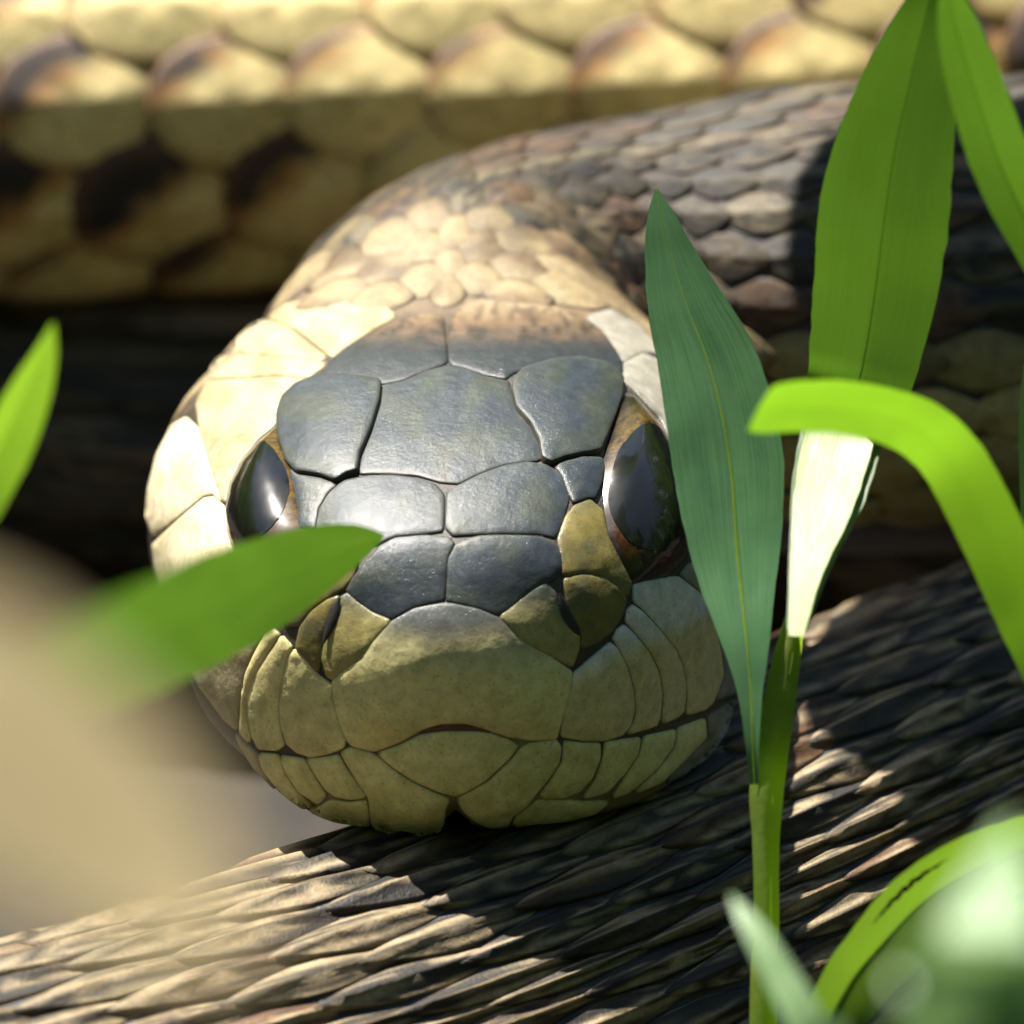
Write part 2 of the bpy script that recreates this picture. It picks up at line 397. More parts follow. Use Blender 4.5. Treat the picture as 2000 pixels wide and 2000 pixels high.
def plate(name, poly, colfn, dome=10, rim=2.6, lift=0, grid=13, label=None):
    poly = resample(chaikin(poly), 7)
    TRACED.append(poly)
    ar = np.sum(poly[:, 0]*np.roll(poly[:, 1], -1)-np.roll(poly[:, 0], -1)*poly[:, 1])
    if ar < 0: poly = poly[::-1].copy()
    tg = np.roll(poly, -1, axis=0)-np.roll(poly, 1, axis=0); tg /= np.linalg.norm(tg, axis=1)[:, None]+1e-9
    inn = np.stack([-tg[:, 1], tg[:, 0]], 1)
    poly = poly - inn*2.6
    pts = [poly]
    for d in (2.2, 6, 13):
        q = poly+inn*d; ok = inside(q, poly); q = q[ok]
        if len(q): q = q[poly_dist(q, poly) > d*.86]; pts.append(q)
    x0, y0 = poly.min(0); x1, y1 = poly.max(0)
    gx, gy = np.meshgrid(np.arange(x0, x1, grid), np.arange(y0, y1, grid)); gx = gx+((np.arange(gx.shape[0]) % 2)*grid/2)[:, None]
    gp = np.stack([gx.ravel(), gy.ravel()], 1); gp = gp[inside(gp, poly)]
    if len(gp): gp = gp[poly_dist(gp, poly) > 20]; pts.append(gp)
    pts = np.concatenate(pts)
    nb = len(poly); ed = [(i, (i+1) % nb) for i in range(nb)]
    vo, eo, fo, ov, oe, of = delaunay_2d_cdt([Vector(p) for p in pts], ed, [], 1, 1e-4)
    P2 = np.array([(v[0], v[1]) for v in vo]); dist = poly_dist(P2, poly)
    wmax = max(dist.max(), 1)
    V, C, NN = [], [], []
    for p, d in zip(P2, dist):
        q, n_, ok = head_hit(*p); NN.append(n_)
        h = 2+lift+rim*(1-math.exp(-d/1.8))+dome*.36*(1-(1-min(d/wmax, 1))**2)
        h += (1.4*n3(p[0]/46, p[1]/46, 3)+.9*n3(p[0]/16, p[1]/11, 6))*min(d/12, 1)
        V.append(q+n_*h); C.append(colfn(p[0], p[1], d, wmax))
    V = np.array(V)
    fs = []
    for f in fo:                                           # wind towards the camera
        a, b, c = V[f[0]], V[f[1]], V[f[2]]
        fs.append(f if np.cross(b-a, c-a) @ Dv < 0 else f[::-1])
    # skirt sinking into the skin round the edge
    bi = np.where(dist < 1e-3)[0]; b2 = {int(k): len(V)+j for j, k in enumerate(bi)}
    V = np.concatenate([V, np.array([V[k]-NN[k]*26 for k in bi])]); C = C+[DARK]*len(bi)
    cnt = {}
    for f in fs:
        for a, b in ((f[0], f[1]), (f[1], f[2]), (f[2], f[0])): cnt[(a, b)] = 1
    for a, b in list(cnt):
        if (b, a) not in cnt and a in b2 and b in b2: fs.append((b, a, b2[a], b2[b]))
    o = mesh_obj(name, V, fs, M_HEAD, snake, cols=C)
    if label: o["label"] = label
    return o
DARK = (.020, .014, .006)
OLIVE = (.33, .27, .075); MENT = (.56, .52, .24); CREAM = (.34, .285, .165); SLATE = (.050, .058, .046); BROWN = (.23, .15, .085)
def edge(c, d, wd=2.4, k=.6): return mixc(mixc(DARK, c, 1-k), c, sstep(0, wd, d))
def c_slate(x, y, d, wm):
    n = n3(x/60, y/60, 1); n2_ = n3(x/22, y/22, 5)
    c = mixc((.013, .020, .026), (.028, .032, .016), .65*sstep(-.15, .45, n)); c = mixc(c, (.026, .032, .03), .5*sstep(.1, .5, n2_))
    c = mixc((.032, .036, .032), c, sstep(2, 8, d))        # paler rim
    return edge(c, d)
def c_olive(x, y, d, wm):
    n = n3(x/50, y/50, 2); c = mixc((.13, .105, .025), (.09, .08, .03), sstep(-.3, .4, n)); return edge(c, d)
def c_nasal(x, y, d, wm):
    c = mixc((.05, .058, .05), (.26, .22, .075), sstep(1140, 1240, y)); return edge(c, d)
def c_rost(x, y, d, wm):
    t = sstep(1190, 1345, y+30*n3(x/90, y/90)+.05*abs(x-880)); c = mixc((.05, .054, .05), (.56, .49, .215), t)
    c = mixc(c, (.42, .32, .10), .6*sstep(1385, 1440, y)*(1-sstep(90, 240, abs(x-885)))); return edge(c, d, 3, .6)
def c_lab(x, y, d, wm):
    t = sstep(0, 42, y-1250) if x > 880 else 1
    n = n3(x/40, y/40, 8)
    c = mixc((.44, .385, .17), (.55, .48, .22), sstep(-.3, .4, n)); return edge(c, d, 3, .7)
def c_labR(x, y, d, wm):      # right lip plates: grey upper end, olive below
    t = sstep(-22, 30, (y - (1330-.52*(x-1116)*.9-10)) + 16*n3(x/30, y/30))
    c = mixc((.50, .49, .46), (.50, .42, .20), t); return edge(c, d, 3, .75)
def c_ment(x, y, d, wm):
    n = n3(x/45, y/45, 9); c = mixc(MENT, (.49, .45, .19), sstep(-.3, .4, n)); return edge(c, d, 3, .6)
def c_cream(x, y, d, wm):
    n = n3(x/50, y/50, 11); c = mixc(CREAM, (.27, .21, .11), sstep(-.2, .5, n)); return edge(c, d, 4, .55)
def c_cheek(x, y, d, wm): return edge(mixc((.58, .50, .33), (.48, .40, .24), sstep(-.2, .5, n3(x/50, y/50, 11))), d, 4, .55)
def c_creamR(x, y, d, wm):
    c = (.20, .185, .15); return edge(c, d, 4, .7)
def c_par(x, y, d, wm):
    n = n3(x/34, y/26, 13); n2_ = n3(x/11, y/9, 14)
    t = sstep(690, 615, y+22*n)
    c = mixc((.012, .016, .018), (.12, .072, .036), t); c = mixc(c, (.22, .17, .10), .9*sstep(640, 590, y+18*n2_))
    c = mixc(c, (.018, .011, .007), .9*sstep(-.05, .25, n2_+.5*n)*(1-.8*abs(t-.5))*sstep(700, 660, y)*sstep(575, 610, y))
    return edge(c, d, 3, .6)

plate("rostral_scale", [(865,1180),(810,1190),(766,1215),(732,1252),(707,1286),(673,1311),(650,1331),(653,1361),(664,1407),(679,1444),(690,1456),(732,1466),(780,1448),(822,1424),(860,1412),(910,1411),(951,1423),(991,1437),(1038,1444),(1085,1442),(1099,1393),(1111,1353),(1116,1312),(1072,1282),(1038,1265),(1001,1235),(974,1208),(934,1191),(884,1181)], c_rost, dome=16)
plate("nasal_scale", [(974,1205),(998,1188),(1038,1154),(1065,1139),(1084,1158),(1094,1191),(1112,1228),(1130,1242),(1129,1265),(1116,1303),(1072,1279),(1038,1262),(1001,1232)], c_nasal)
plate("nasal_scale", [(1101,1132),(1135,1123),(1180,1129),(1210,1151),(1221,1173),(1212,1204),(1192,1234),(1166,1254),(1133,1266),(1136,1242),(1126,1220),(1108,1190)], c_olive)
plate("nasal_scale", [(766,1213),(730,1198),(700,1178),(680,1160),(668,1166),(655,1200),(640,1240),(628,1280),(640,1320),(652,1328),(673,1309),(707,1284),(732,1250)], c_nasal)
plate("nasal_scale", [(664,1164),(640,1172),(610,1195),(588,1225),(580,1265),(592,1280),(622,1314),(628,1285),(636,1245),(650,1200)], c_olive)
plate("loreal_scale", [(1090,1052),(1105,1010),(1124,988),(1150,977),(1176,1000),(1186,1050),(1208,1095),(1232,1140),(1222,1166),(1180,1126),(1133,1119),(1100,1127),(1096,1090)], c_olive)
plate("loreal_scale", [(665,1075),(640,1062),(610,1040),(585,1030),(560,1080),(545,1130),(540,1180),(560,1220),(585,1222),(608,1193),(640,1170),(672,1150),(690,1128),(700,1095)], c_olive)
plate("preocular_scale", [(1083,913),(1110,903),(1136,896),(1173,899),(1177,917),(1172,945),(1160,975),(1146,975),(1120,984),(1108,960),(1100,935)], c_slate, lift=3)
plate("preocular_scale", [(660,948),(625,936),(585,930),(568,914),(572,940),(580,975),(584,1010),(582,1034),(616,1036),(622,995),(642,963)], c_slate, lift=2)
plate("internasal_scale", [(866,1174),(871,1120),(875,1085),(887,1064),(878,1053),(831,1048),(773,1053),(742,1069),(718,1100),(690,1130),(678,1154),(700,1175),(730,1196),(764,1210),(810,1187),(840,1179)], c_slate, dome=7)
plate("internasal_scale", [(873,1173),(876,1094),(891,1066),(931,1050),(976,1048),(1055,1050),(1086,1066),(1094,1084),(1096,1111),(1080,1133),(1065,1138),(1038,1153),(998,1187),(974,1203),(934,1188),(894,1179)], c_slate, dome=7)
plate("prefrontal_scale", [(867,968),(865,1038),(831,1043),(773,1048),(740,1062),(700,1074),(640,1060),(617,1035),(624,995),(645,962),(672,941),(720,932),(770,931),(815,937),(850,949)], c_slate, dome=7)
plate("prefrontal_scale", [(874,966),(871,1032),(885,1047),(931,1044),(976,1042),(1055,1044),(1084,1050),(1092,1032),(1109,978),(1110,953),(1096,928),(1067,911),(1030,905),(988,911),(939,929),(897,950)], c_slate, dome=7)
def c_front(x, y, d, wm):
    c = c_slate(x, y, d, wm); 
    return mixc(DARK, c, sstep(2, 7, abs(x-868-(y-900)*.02))) if y > 872 else c
plate("frontal_scale", [(868,943),(856,941),(815,929),(748,925),(702,926),(707,895),(728,845),(744,792),(748,756),(790,747),(831,729),(877,716),(918,726),(955,743),(993,748),(997,771),(1006,804),(1034,837),(1050,870),(1055,899),(1030,903),(988,907),(939,925),(897,945)], c_front, dome=9)
plate("supraocular_scale", [(698,925),(703,893),(724,843),(740,790),(744,754),(695,746),(666,743),(624,744),(583,760),(558,784),(548,817),(550,858),(564,905),(583,926),(624,932),(657,944),(678,931)], c_slate, dome=16, lift=12)
plate("supraocular_scale", [(1058,900),(1053,868),(1037,835),(1009,803),(1001,770),(1003,752),(1022,731),(1080,714),(1129,710),(1179,719),(1211,745),(1209,780),(1196,817),(1180,856),(1168,886),(1138,891),(1104,898),(1075,909)], c_slate, dome=16, lift=12)
plate("parietal_scale", [(873,710),(869,665),(866,620),(830,616),(780,630),(720,655),(675,684),(645,711),(620,738),(666,739),(700,742),(748,750),(790,742),(831,725)], c_par, dome=7)
plate("parietal_scale", [(878,711),(911,719),(951,733),(988,740),(1002,729),(1049,714),(1103,705),(1136,703),(1190,716),(1216,733),(1214,711),(1200,685),(1173,648),(1136,621),(1086,604),(1015,590),(951,588),(901,598),(880,637),(876,685)], c_par, dome=7)
# left cheek
plate("postocular_scale", [(438,985),(446,950),(466,905),(500,862),(536,832),(556,785),(583,759),(602,743),(540,739),(470,744),(405,747),(385,790),(392,839),(406,885),(422,938)], c_cream)
plate("upper_lip_scale", [(435,982),(421,938),(405,886),(390,840),(365,817),(338,832),(308,890),(291,960),(288,1010),(302,1050),(352,1010),(399,969),(418,966)], c_cheek, dome=16)
plate("upper_lip_scale", [(438,990),(420,972),(400,975),(352,1015),(320,1045),(300,1065),(306,1110),(330,1190),(400,1170),(452,1110),(458,1070),(446,1040),(442,1010)], c_cheek, dome=14)
plate("upper_lip_scale", [(456,1115),(402,1174),(332,1196),(352,1260),(388,1335),(440,1405),(464,1425),(472,1361),(480,1314),(499,1270),(530,1210),(535,1165),(510,1110),(470,1075)], c_cream, dome=14)
plate("upper_lip_scale", [(530,1225),(502,1272),(483,1314),(474,1361),(470,1430),(488,1449),(490,1436),(483,1398),(484,1361),(500,1312),(526,1272),(548,1240)], c_lab)
plate("upper_lip_scale", [(572,1264),(552,1242),(528,1274),(502,1314),(486,1361),(486,1398),(495,1438),(507,1461),(543,1464),(557,1453),(548,1416),(545,1376),(551,1330),(563,1282)], c_lab)
plate("upper_lip_scale", [(650,1338),(623,1319),(590,1279),(575,1269),(566,1282),(554,1330),(548,1376),(551,1416),(562,1451),(580,1467),(608,1477),(645,1470),(672,1458),(676,1444),(661,1401),(650,1361)], c_lab)
# right lip plates
plate("upper_lip_scale", [(1118,1316),(1153,1286),(1190,1255),(1203,1266),(1222,1302),(1234,1346),(1237,1386),(1229,1416),(1213,1435),(1180,1445),(1139,1445),(1094,1437),(1101,1393),(1113,1353)], c_labR, dome=14)
plate("upper_lip_scale", [(1196,1247),(1203,1230),(1217,1221),(1237,1240),(1264,1273),(1283,1312),(1290,1353),(1286,1402),(1280,1416),(1254,1425),(1222,1433),(1236,1412),(1241,1386),(1238,1346),(1226,1302),(1207,1266)], c_labR, dome=12)
plate("upper_lip_scale", [(1221,1215),(1223,1193),(1233,1182),(1254,1197),(1287,1233),(1317,1270),(1330,1302),(1337,1346),(1333,1389),(1320,1401),(1291,1413),(1292,1395),(1294,1353),(1287,1310),(1268,1271),(1240,1237)], c_labR, dome=12)
plate("upper_lip_scale", [(1236,1174),(1236,1143),(1260,1136),(1321,1126),(1365,1159),(1388,1202),(1404,1269),(1410,1319),(1390,1372),(1375,1385),(1339,1396),(1341,1346),(1334,1302),(1321,1269),(1290,1230),(1257,1193)], c_labR, dome=12)
plate("upper_lip_scale", [(1326,1124),(1345,1100),(1390,1110),(1420,1180),(1445,1260),(1445,1320),(1428,1355),(1395,1368),(1413,1320),(1407,1268),(1391,1201),(1367,1157)], c_creamR, dome=10)
plate("postocular_scale", [(1218,744),(1240,762),(1290,815),(1335,900),(1354,1000),(1350,1085),(1395,1105),(1425,1080),(1425,950),(1385,810),(1310,715),(1255,692),(1217,712)], c_creamR)
# temple scales
plate("temporal_scale", [(405,743),(470,740),(540,735),(602,739),(640,712),(612,706),(540,700),(470,697),(424,694)], c_cream, dome=8)
plate("temporal_scale", [(426,688),(474,642),(517,628),(560,640),(640,700),(620,705),(540,697),(470,693)], c_cream, dome=9)
plate("temporal_scale", [(522,624),(560,596),(640,582),(730,590),(775,618),(720,650),(680,676),(648,700),(580,645)], c_cream, dome=7)
plate("temporal_scale", [(1219,709),(1204,685),(1177,648),(1142,621),(1190,606),(1250,640),(1300,695),(1255,690)], c_creamR, dome=7)
# lower jaw
plate("mental_scale", [(738,1470),(784,1454),(824,1434),(880,1428),(951,1430),(998,1447),(1010,1456),(993,1480),(946,1523),(904,1548),(886,1552),(857,1544),(809,1523),(770,1497)], c_ment, dome=12)
plate("lower_lip_scale", [(686,1459),(733,1472),(766,1501),(806,1528),(853,1550),(878,1558),(868,1578),(864,1610),(857,1622),(813,1631),(770,1627),(728,1614),(722,1557),(700,1525),(674,1481),(668,1468)], c_ment, dome=16)
plate("lower_lip_scale", [(662,1474),(677,1500),(704,1538),(717,1555),(685,1559),(656,1553),(638,1540),(619,1513),(600,1481),(630,1479)], c_ment, dome=10)
plate("lower_lip_scale", [(549,1475),(561,1508),(586,1545),(625,1569),(638,1551),(615,1516),(596,1482)], c_ment, dome=9)
plate("lower_lip_scale", [(507,1470),(545,1473),(556,1507),(577,1541),(612,1573),(590,1578),(545,1540),(515,1500)], c_ment, dome=8)
plate("lower_lip_scale", [(462,1430),(486,1455),(503,1470),(512,1502),(541,1541),(500,1500),(470,1455)], c_cream, dome=6)
plate("chin_scale", [(627,1573),(645,1561),(685,1566),(716,1562),(722,1590),(722,1611),(690,1608),(640,1600),(600,1583)], c_ment, dome=9)
plate("lower_lip_scale", [(893,1558),(911,1550),(955,1525),(999,1483),(1017,1461),(1034,1451),(1085,1445),(1094,1459),(1090,1488),(1065,1525),(1043,1550),(1027,1573),(1000,1592),(990,1613),(958,1615),(929,1602),(908,1583)], c_ment, dome=16)
plate("lower_lip_scale", [(1101,1447),(1135,1451),(1170,1451),(1170,1481),(1155,1517),(1130,1545),(1099,1556),(1051,1557),(1072,1528),(1098,1488)], c_ment, dome=10)
plate("lower_lip_scale", [(1181,1449),(1249,1440),(1242,1474),(1220,1507),(1184,1545),(1137,1559),(1163,1521),(1177,1481)], c_ment, dome=10)
plate("lower_lip_scale", [(1257,1438),(1318,1425),(1311,1459),(1278,1503),(1228,1545),(1193,1559),(1226,1508),(1248,1474)], c_ment, dome=10)
plate("lower_lip_scale", [(1323,1422),(1374,1403),(1377,1440),(1328,1490),(1288,1528),(1236,1548),(1284,1505),(1317,1461)], c_ment, dome=9)
plate("lower_lip_scale", [(1380,1400),(1422,1372),(1440,1392),(1430,1425),(1390,1470),(1335,1510),(1300,1528),(1333,1491),(1383,1441)], c_creamR, dome=8)
plate("chin_scale", [(1030,1578),(1051,1561),(1135,1564),(1190,1564),(1160,1588),(1100,1603),(1040,1612),(1000,1613),(1006,1594)], c_ment, dome=9)

# nostrils: raised dark strips, the holes' shade painted in ; lip slit for the tongue
def slit(name, line, wd, mat, depth=3):
    V, F = [], []; n = len(line); m = 7
    P = [np.array(p, float) for p in line]
    P = catmull([(*p, 0) for p in P], 6); P = [p[:2] for p in P]
    for i, p in enumerate(P):
        t = i/(len(P)-1); w_ = wd*math.sin(math.pi*min(max(t, .04), .96))**.7
        a = P[max(i-1, 0)]; b = P[min(i+1, len(P)-1)]; tg = nrm(b-a); nn = np.array([-tg[1], tg[0]])
        for k in range(m):
            v = (k/(m-1)*2-1); q, n_, ok = head_hit(*(p+nn*w_*v)); V.append(q+n_*(depth+3*(1-v*v)))
    for i in range(len(P)-1):
        for k in range(m-1): F.append((i*m+k, i*m+k+1, (i+1)*m+k+1, (i+1)*m+k))
    return mesh_obj(name, V, F, mat, snake)
slit("nostril", [(1089,1158),(1096,1180),(1106,1206),(1120,1228),(1130,1240)], 10, M_HOLE_SHADE, 8)
slit("nostril", [(667,1168),(658,1192),(648,1222),(636,1256)], 11, M_HOLE_SHADE, 8)
slit("mouth_slit", [(820,1430),(845,1421),(885,1417),(925,1420),(957,1429)], 8, M_LIP, 2)

# eyes: a bulging clear-scaled eye filling each orbit, its round pupil a sub-part
ORB = {-1: [(556,826),(540,833),(505,860),(470,902),(448,948),(440,1000),(444,1047),(456,1078),(490,1112),(540,1117),(582,1088),(596,1035),(590,985),(582,945),(572,912),(558,870)],
       1: [(1206,790),(1222,768),(1240,772),(1288,822),(1329,893),(1350,975),(1353,1045),(1340,1092),(1304,1126),(1258,1139),(1234,1142),(1210,1098),(1188,1052),(1180,1000),(1177,960),(1175,920),(1181,880),(1194,835)]}
PUP = {-1: (510, 972, 62, 96), 1: (1260, 968, 76, 118)}
def eye_pts(poly, grid=9):
    poly = resample(chaikin(poly), 6); x0, y0 = poly.min(0); x1, y1 = poly.max(0)
    gx, gy = np.meshgrid(np.arange(x0, x1, grid), np.arange(y0, y1, grid)); gp = np.stack([gx.ravel(), gy.ravel()], 1)
    gp = gp[inside(gp, poly)]; gp = gp[poly_dist(gp, poly) > 3]
    nb = len(poly); vo, eo, fo, *_ = delaunay_2d_cdt([Vector(p) for p in np.concatenate([poly, gp])], [(i, (i+1) % nb) for i in range(nb)], [], 1, 1e-4)
    return np.array([(v[0], v[1]) for v in vo]), fo
for sg in (-1, 1):
    orb = resample(chaikin(ORB[sg]), 6); cx, cy, rx, ry = PUP[sg]
    def eye_h(P2):
        ins = inside(P2, orb); d = poly_dist(P2, orb)*np.where(ins, 1, -1); return 1 + 40*(1-(1-np.clip(d/78, 0, 1))**2)
    # smooth carrier: mean position and normal field of the orbit
    def lift(P2, extra):
        H = eye_h(P2); V = []
        for p, h in zip(P2, H):
            q, n_, ok = head_hit(*p); V.append(q+n_*(h+extra))
        return np.array(V)
    P2, fo = eye_pts(ORB[sg]); V = lift(P2, 0); C = []
    for x, y in P2:
        dx, dy = (x-cx)/rx, (y-cy)/ry; rho = math.hypot(dx, dy); an = math.atan2(dy, dx)
        n1 = n3(math.cos(an)*5, math.sin(an)*5, rho*2); inn_ = -sg*dx
        g_ = sstep(1.75, 1.05, rho+.25*n1)*sstep(-.5, .5, inn_*.75-dy*.75+.5*n1)
        cc = mixc((.006, .003, .0015), (.075, .042, .006), g_*sstep(-.25, .35, n3(x/9, y/9, 4)+.25))
        o_ = sstep(1.5, 1.0, rho+.3*n1)*sstep(.2, .8, dy*.9+.4*n1); cc = mixc(cc, (.045, .011, .002), .7*o_)
        dd = poly_dist(np.array([[x, y]]), orb)[0]; cc = mixc((.006, .003, .002), cc, sstep(1, 9, dd)); 
        rim_ = sstep(16, 12, dd)*sstep(6, 9, dd)*sstep(.3, .9, -inn_); cc = mixc(cc, (.06, .022, .004), rim_)
        C.append(cc)
    fs = [f if np.cross(V[f[1]]-V[f[0]], V[f[2]]-V[f[0]]) @ Dv < 0 else f[::-1] for f in fo]
    e = mesh_obj("eye", V, fs, M_EYE, snake, cols=C)
    el = [(cx+rx*math.cos(t)*(1+.03*n3(math.cos(t)*2, math.sin(t)*2, sg)), cy+ry*math.sin(t)) for t in np.linspace(0, 2*math.pi, 40, endpoint=False)]
    el = [p for p in el]; P2, fo = eye_pts(el); keep = inside(P2, orb); V = lift(P2, 1.6)
    fs = [f if np.cross(V[f[1]]-V[f[0]], V[f[2]]-V[f[0]]) @ Dv < 0 else f[::-1] for f in fo if all(keep[k] for k in f)]
    sub("pupil", V, fs, M_PUPIL, e, snake)

# ------------------------------------------------------------------ body scales
NROW = 9
def row_th(i): return math.copysign(math.radians(138)*(abs(i)/NROW)**1.25, i)
def row_w(i): return abs(row_th(abs(i)+.5)-row_th(abs(i)-.5)) if abs(i) > 0 else 2*row_th(.5)
fP = pchip([0, 1250, 1600, 2100, sB, sB+1200, sA0, sA1, sD, sC0, sC1, SEND], [112, 112, 118, 150, 205, 260, 325, 325, 290, 350, 350, 200])
def near_coil(s, a, b): return a-300 < s < b+300
def body_color(s, i, u, v, rnd, coil):
    """u: -1 front .. 1 free tip, v: -1..1 across (towards back positive); pigment with coil light and shade put in"""
    ai = abs(i); nb = n3(s/420, i*.45, 3.3); n2_ = n3(s/130+u*.8, i*1.3+v*.6, 7.7)
    lat = sstep(3.2, 5.2, ai+.6*n2_) if coil != 'C' else .5*sstep(10, 13, ai+.6*n2_)
    if coil == 'A': lat = sstep(.5, 2, ai)
    if coil == 'D': lat = 0.0  # tan sides dropped: this coil's shade is put into the pigment
    if coil == 'B' or coil == 'N': lat = sstep(5.2, 6.8, ai+.6*n2_)
    dors = mixc((.10, .062, .028), (.045, .036, .017), sstep(-.25, .3, n2_+.3*rnd))
    r = (rnd*7.31) % 1
    if r < .16: dors = mixc(dors, (.17, .075, .03), .7)
    elif r < .34: dors = mixc(dors, (.30, .235, .13), .7)
    elif r < .62: dors = mixc(dors, (.014, .013, .011), .85)
    if ai <= 0: dors = mixc(dors, (.34, .28, .15), .6)
    if coil != 'A':
        st = n3(v*4.2+i*5.1, u*.7+s/200, 2.2); dors = mixc(dors, (.46, .35, .20), .85*sstep(.02, .34, st)*(1 if coil == 'C' else .25)); dors = mixc(dors, (.012, .010, .008), .9*sstep(.05, -.25, st))
    l = mixc((.47, .37, .155), (.36, .29, .12), sstep(-.3, .4, n2_+.4*(rnd-.5)))
    if coil == 'A': l = mixc((.58, .47, .215), (.45, .365, .16), sstep(-.3, .4, n2_+.4*(rnd-.5)))  # lighter tan paints in the direct sun on this coil
    if coil == 'A':
        # dark blotch on the upper front corner, warm brown halo
        k = sstep(.2, .7, v*.7+u*.6+.9*nb+.9*(r-.5)+.06)
        l = mixc(l, (.33, .17, .05), sstep(.0, .5, k)); l = mixc(l, (.012, .011, .012), sstep(.45, .8, k))
    if coil in 'BND': dors = mixc(dors, (.002, .001, 0), .62)  # darker backs; the rear coil's shade is painted in
    if coil == 'C': dors = mixc(dors, (.004, .003, .002), .42)  # lower coil's shade deepened by darker pigment
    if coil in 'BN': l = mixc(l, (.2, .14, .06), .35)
    c = mixc(dors, l, lat)
    if coil == 'N':                                          # pale collar behind the head
        k = sstep(1640, 1480, s+60*n2_+10*ai); c = mixc(c, mixc((.22, .17, .092), (.11, .075, .038), sstep(-.2, .4, n2_+.5*(rnd-.5))), .92*k)
    rr = math.hypot(u, v)
    if coil == 'N': c = mixc(c, (.05, .03, .015), .6*sstep(.62, .95, rr)*sstep(-.3, .2, n2_+.3))
    c = mixc(c, (.02, .015, .011), .8*sstep(.86, 1.0, rr)) if lat < .5 else mixc(c, mixc(c, (.20, .10, .04), .5), sstep(.80, 1., rr))
    return c
def build_scale(s0, i, p, coil, rnd):
    th0 = row_th(i); wth = row_w(i)
    if coil == 'C': th0 *= .52; wth *= .52
    if coil in 'BN' and s0 > 1600: k = 1-.22*sstep(1600, 2000, s0); th0 *= k; wth *= k
    if coil == 'A': th0 *= 2.05; wth *= 2.05
    p = p*(1+.10*(random.random()-.5)); th0 += wth*.10*(random.random()-.5)
    a = .70*p; b = wth*(.67 if coil == 'A' else .74)
    if coil == 'A': a = .585*p
    if coil != 'A': b = wth*(.60+.24*(1-sstep(1600, 2000, s0)))
    R = fR(s0) if s0 > 1500 else 430
    keel = (1-sstep(4, 7.5, abs(i))) if coil != 'C' else 1.3
    keel *= .25+.75*sstep(1600, 2000, s0)
    NB, RG = 18, (.36, .68, .90, 1.0)
    dome = (.045 if coil == 'A' or s0 < 1700 else .02)*p + 2; tilt = (.032 if coil != 'A' else .034)*p; e = 2.0 if coil == 'A' else 1.6 if s0 < 1800 else 1.28
    rows = [(0.0, 0.0, 0.0)]
    for rr in RG:
        for k in range(NB):
            t = 2*math.pi*k/NB; cx, sy = math.cos(t), math.sin(t)
            q = (abs(cx)**e+abs(sy)**e)**(-1/e); rows.append((rr*q*cx, rr*q*sy, rr))
    rows += [(x, y, 1.02) for x, y, r_ in rows[-NB:]]        # skirt
    V, C = [], []
    sgn = 1 if i >= 0 else -1
    nn0 = None
    for u, v, rr in rows:
        s = s0+a*u; th = th0+b*v
        s = min(max(s, 1), SEND-2)
        P = surf(s, th)
        if nn0 is None or s0 < 2600: nn = surf_n(s, th)
        else: nn = nrm(P - center_at(s))
        if nn0 is None: nn0 = nn
        h = 3+tilt*(u*.9+.25)+dome*(1-rr*rr)
        h += keel*(.040 if coil == 'A' else .026)*p*math.exp(-(v/.16)**2)*sstep(1.05, .6, abs(u))
        if rr > 1.01: h -= 8+.03*p
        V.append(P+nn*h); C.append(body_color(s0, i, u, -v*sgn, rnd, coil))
    F = [(0, 1+k, 1+(k+1) % NB) for k in range(NB)]
    for r_ in range(len(RG)):
        for k in range(NB):
            A, B_ = 1+r_*NB+k, 1+r_*NB+(k+1) % NB; F.append((A, A+NB, B_+NB, B_))
    if np.cross(V[F[0][1]]-V[0], V[F[0][2]]-V[0]) @ nn0 < 0: F = [f[::-1] for f in F]
    return np.array(V), F, np.array(C), nn0
def center_at(s):
    j = int(np.clip(np.searchsorted(ss, s)-1, 0, NS-2)); t = (s-ss[j])/(ss[j+1]-ss[j]); return cent[j]*(1-t)+cent[j+1]*t
scales = []
s = 1150.0; half = 0
while s < SEND-400:
    p = fP(s)
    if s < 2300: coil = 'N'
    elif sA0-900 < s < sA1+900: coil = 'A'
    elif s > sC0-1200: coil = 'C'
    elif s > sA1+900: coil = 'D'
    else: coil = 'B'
    nr_ = 14 if coil == 'C' else NROW
    for i in range(-nr_, nr_+1):
        s0 = s + (p/2 if i % 2 else 0) + (p*random.uniform(-.05, .05) if s > 1900 else 0)
        th = row_th(i)
        if s0 < 1215 and abs(th) < math.radians(40): continue
        if coil == 'A' and abs(th)*2.05 > 2.9: continue
        P = surf(s0, th*(2.05 if coil == 'A' else .52 if coil == 'C' else 1)); X, Y, dep = proj(P)
        if s0 < 1500 and any(inside(np.array([[X, Y]]), q)[0] for q in TRACED): continue
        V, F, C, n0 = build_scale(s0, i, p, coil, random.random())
        vis = 0.0
        face = n0 @ -Dv
        if -120 < X < 2120 and -120 < Y < 2120 and face > .03:
            o = Vector(CAM); q = P+n0*12; d = Vector(q-CAM); L = d.length
            hit = BV_BODY.ray_cast(o, d.normalized(), L-90)
            if hit[0] is None: vis = p*p*face/(1+max(dep, 0)/DD)**2
        scales.append((vis, V, F, C))
    s += p
order = sorted(range(len(scales)), key=lambda k: -scales[k][0])
nvis = 0
rest_v, rest_f, rest_c, off = [], [], [], 0
for rank, k in enumerate(order):
    vis, V, F, C = scales[k]
    if vis > 0 and nvis < 290:
        mesh_obj("scale", V, F, M_SCALE, snake, cols=C); nvis += 1
    else:
        rest_v.append(V); rest_c.append(C); rest_f += [tuple(x+off for x in f) for f in F]; off += len(V)
mesh_obj("small_scales", np.concatenate(rest_v), rest_f, M_SCALE, snake, cols=np.concatenate(rest_c), kind="stuff")
print("scales", len(scales), "visible objs", nvis)

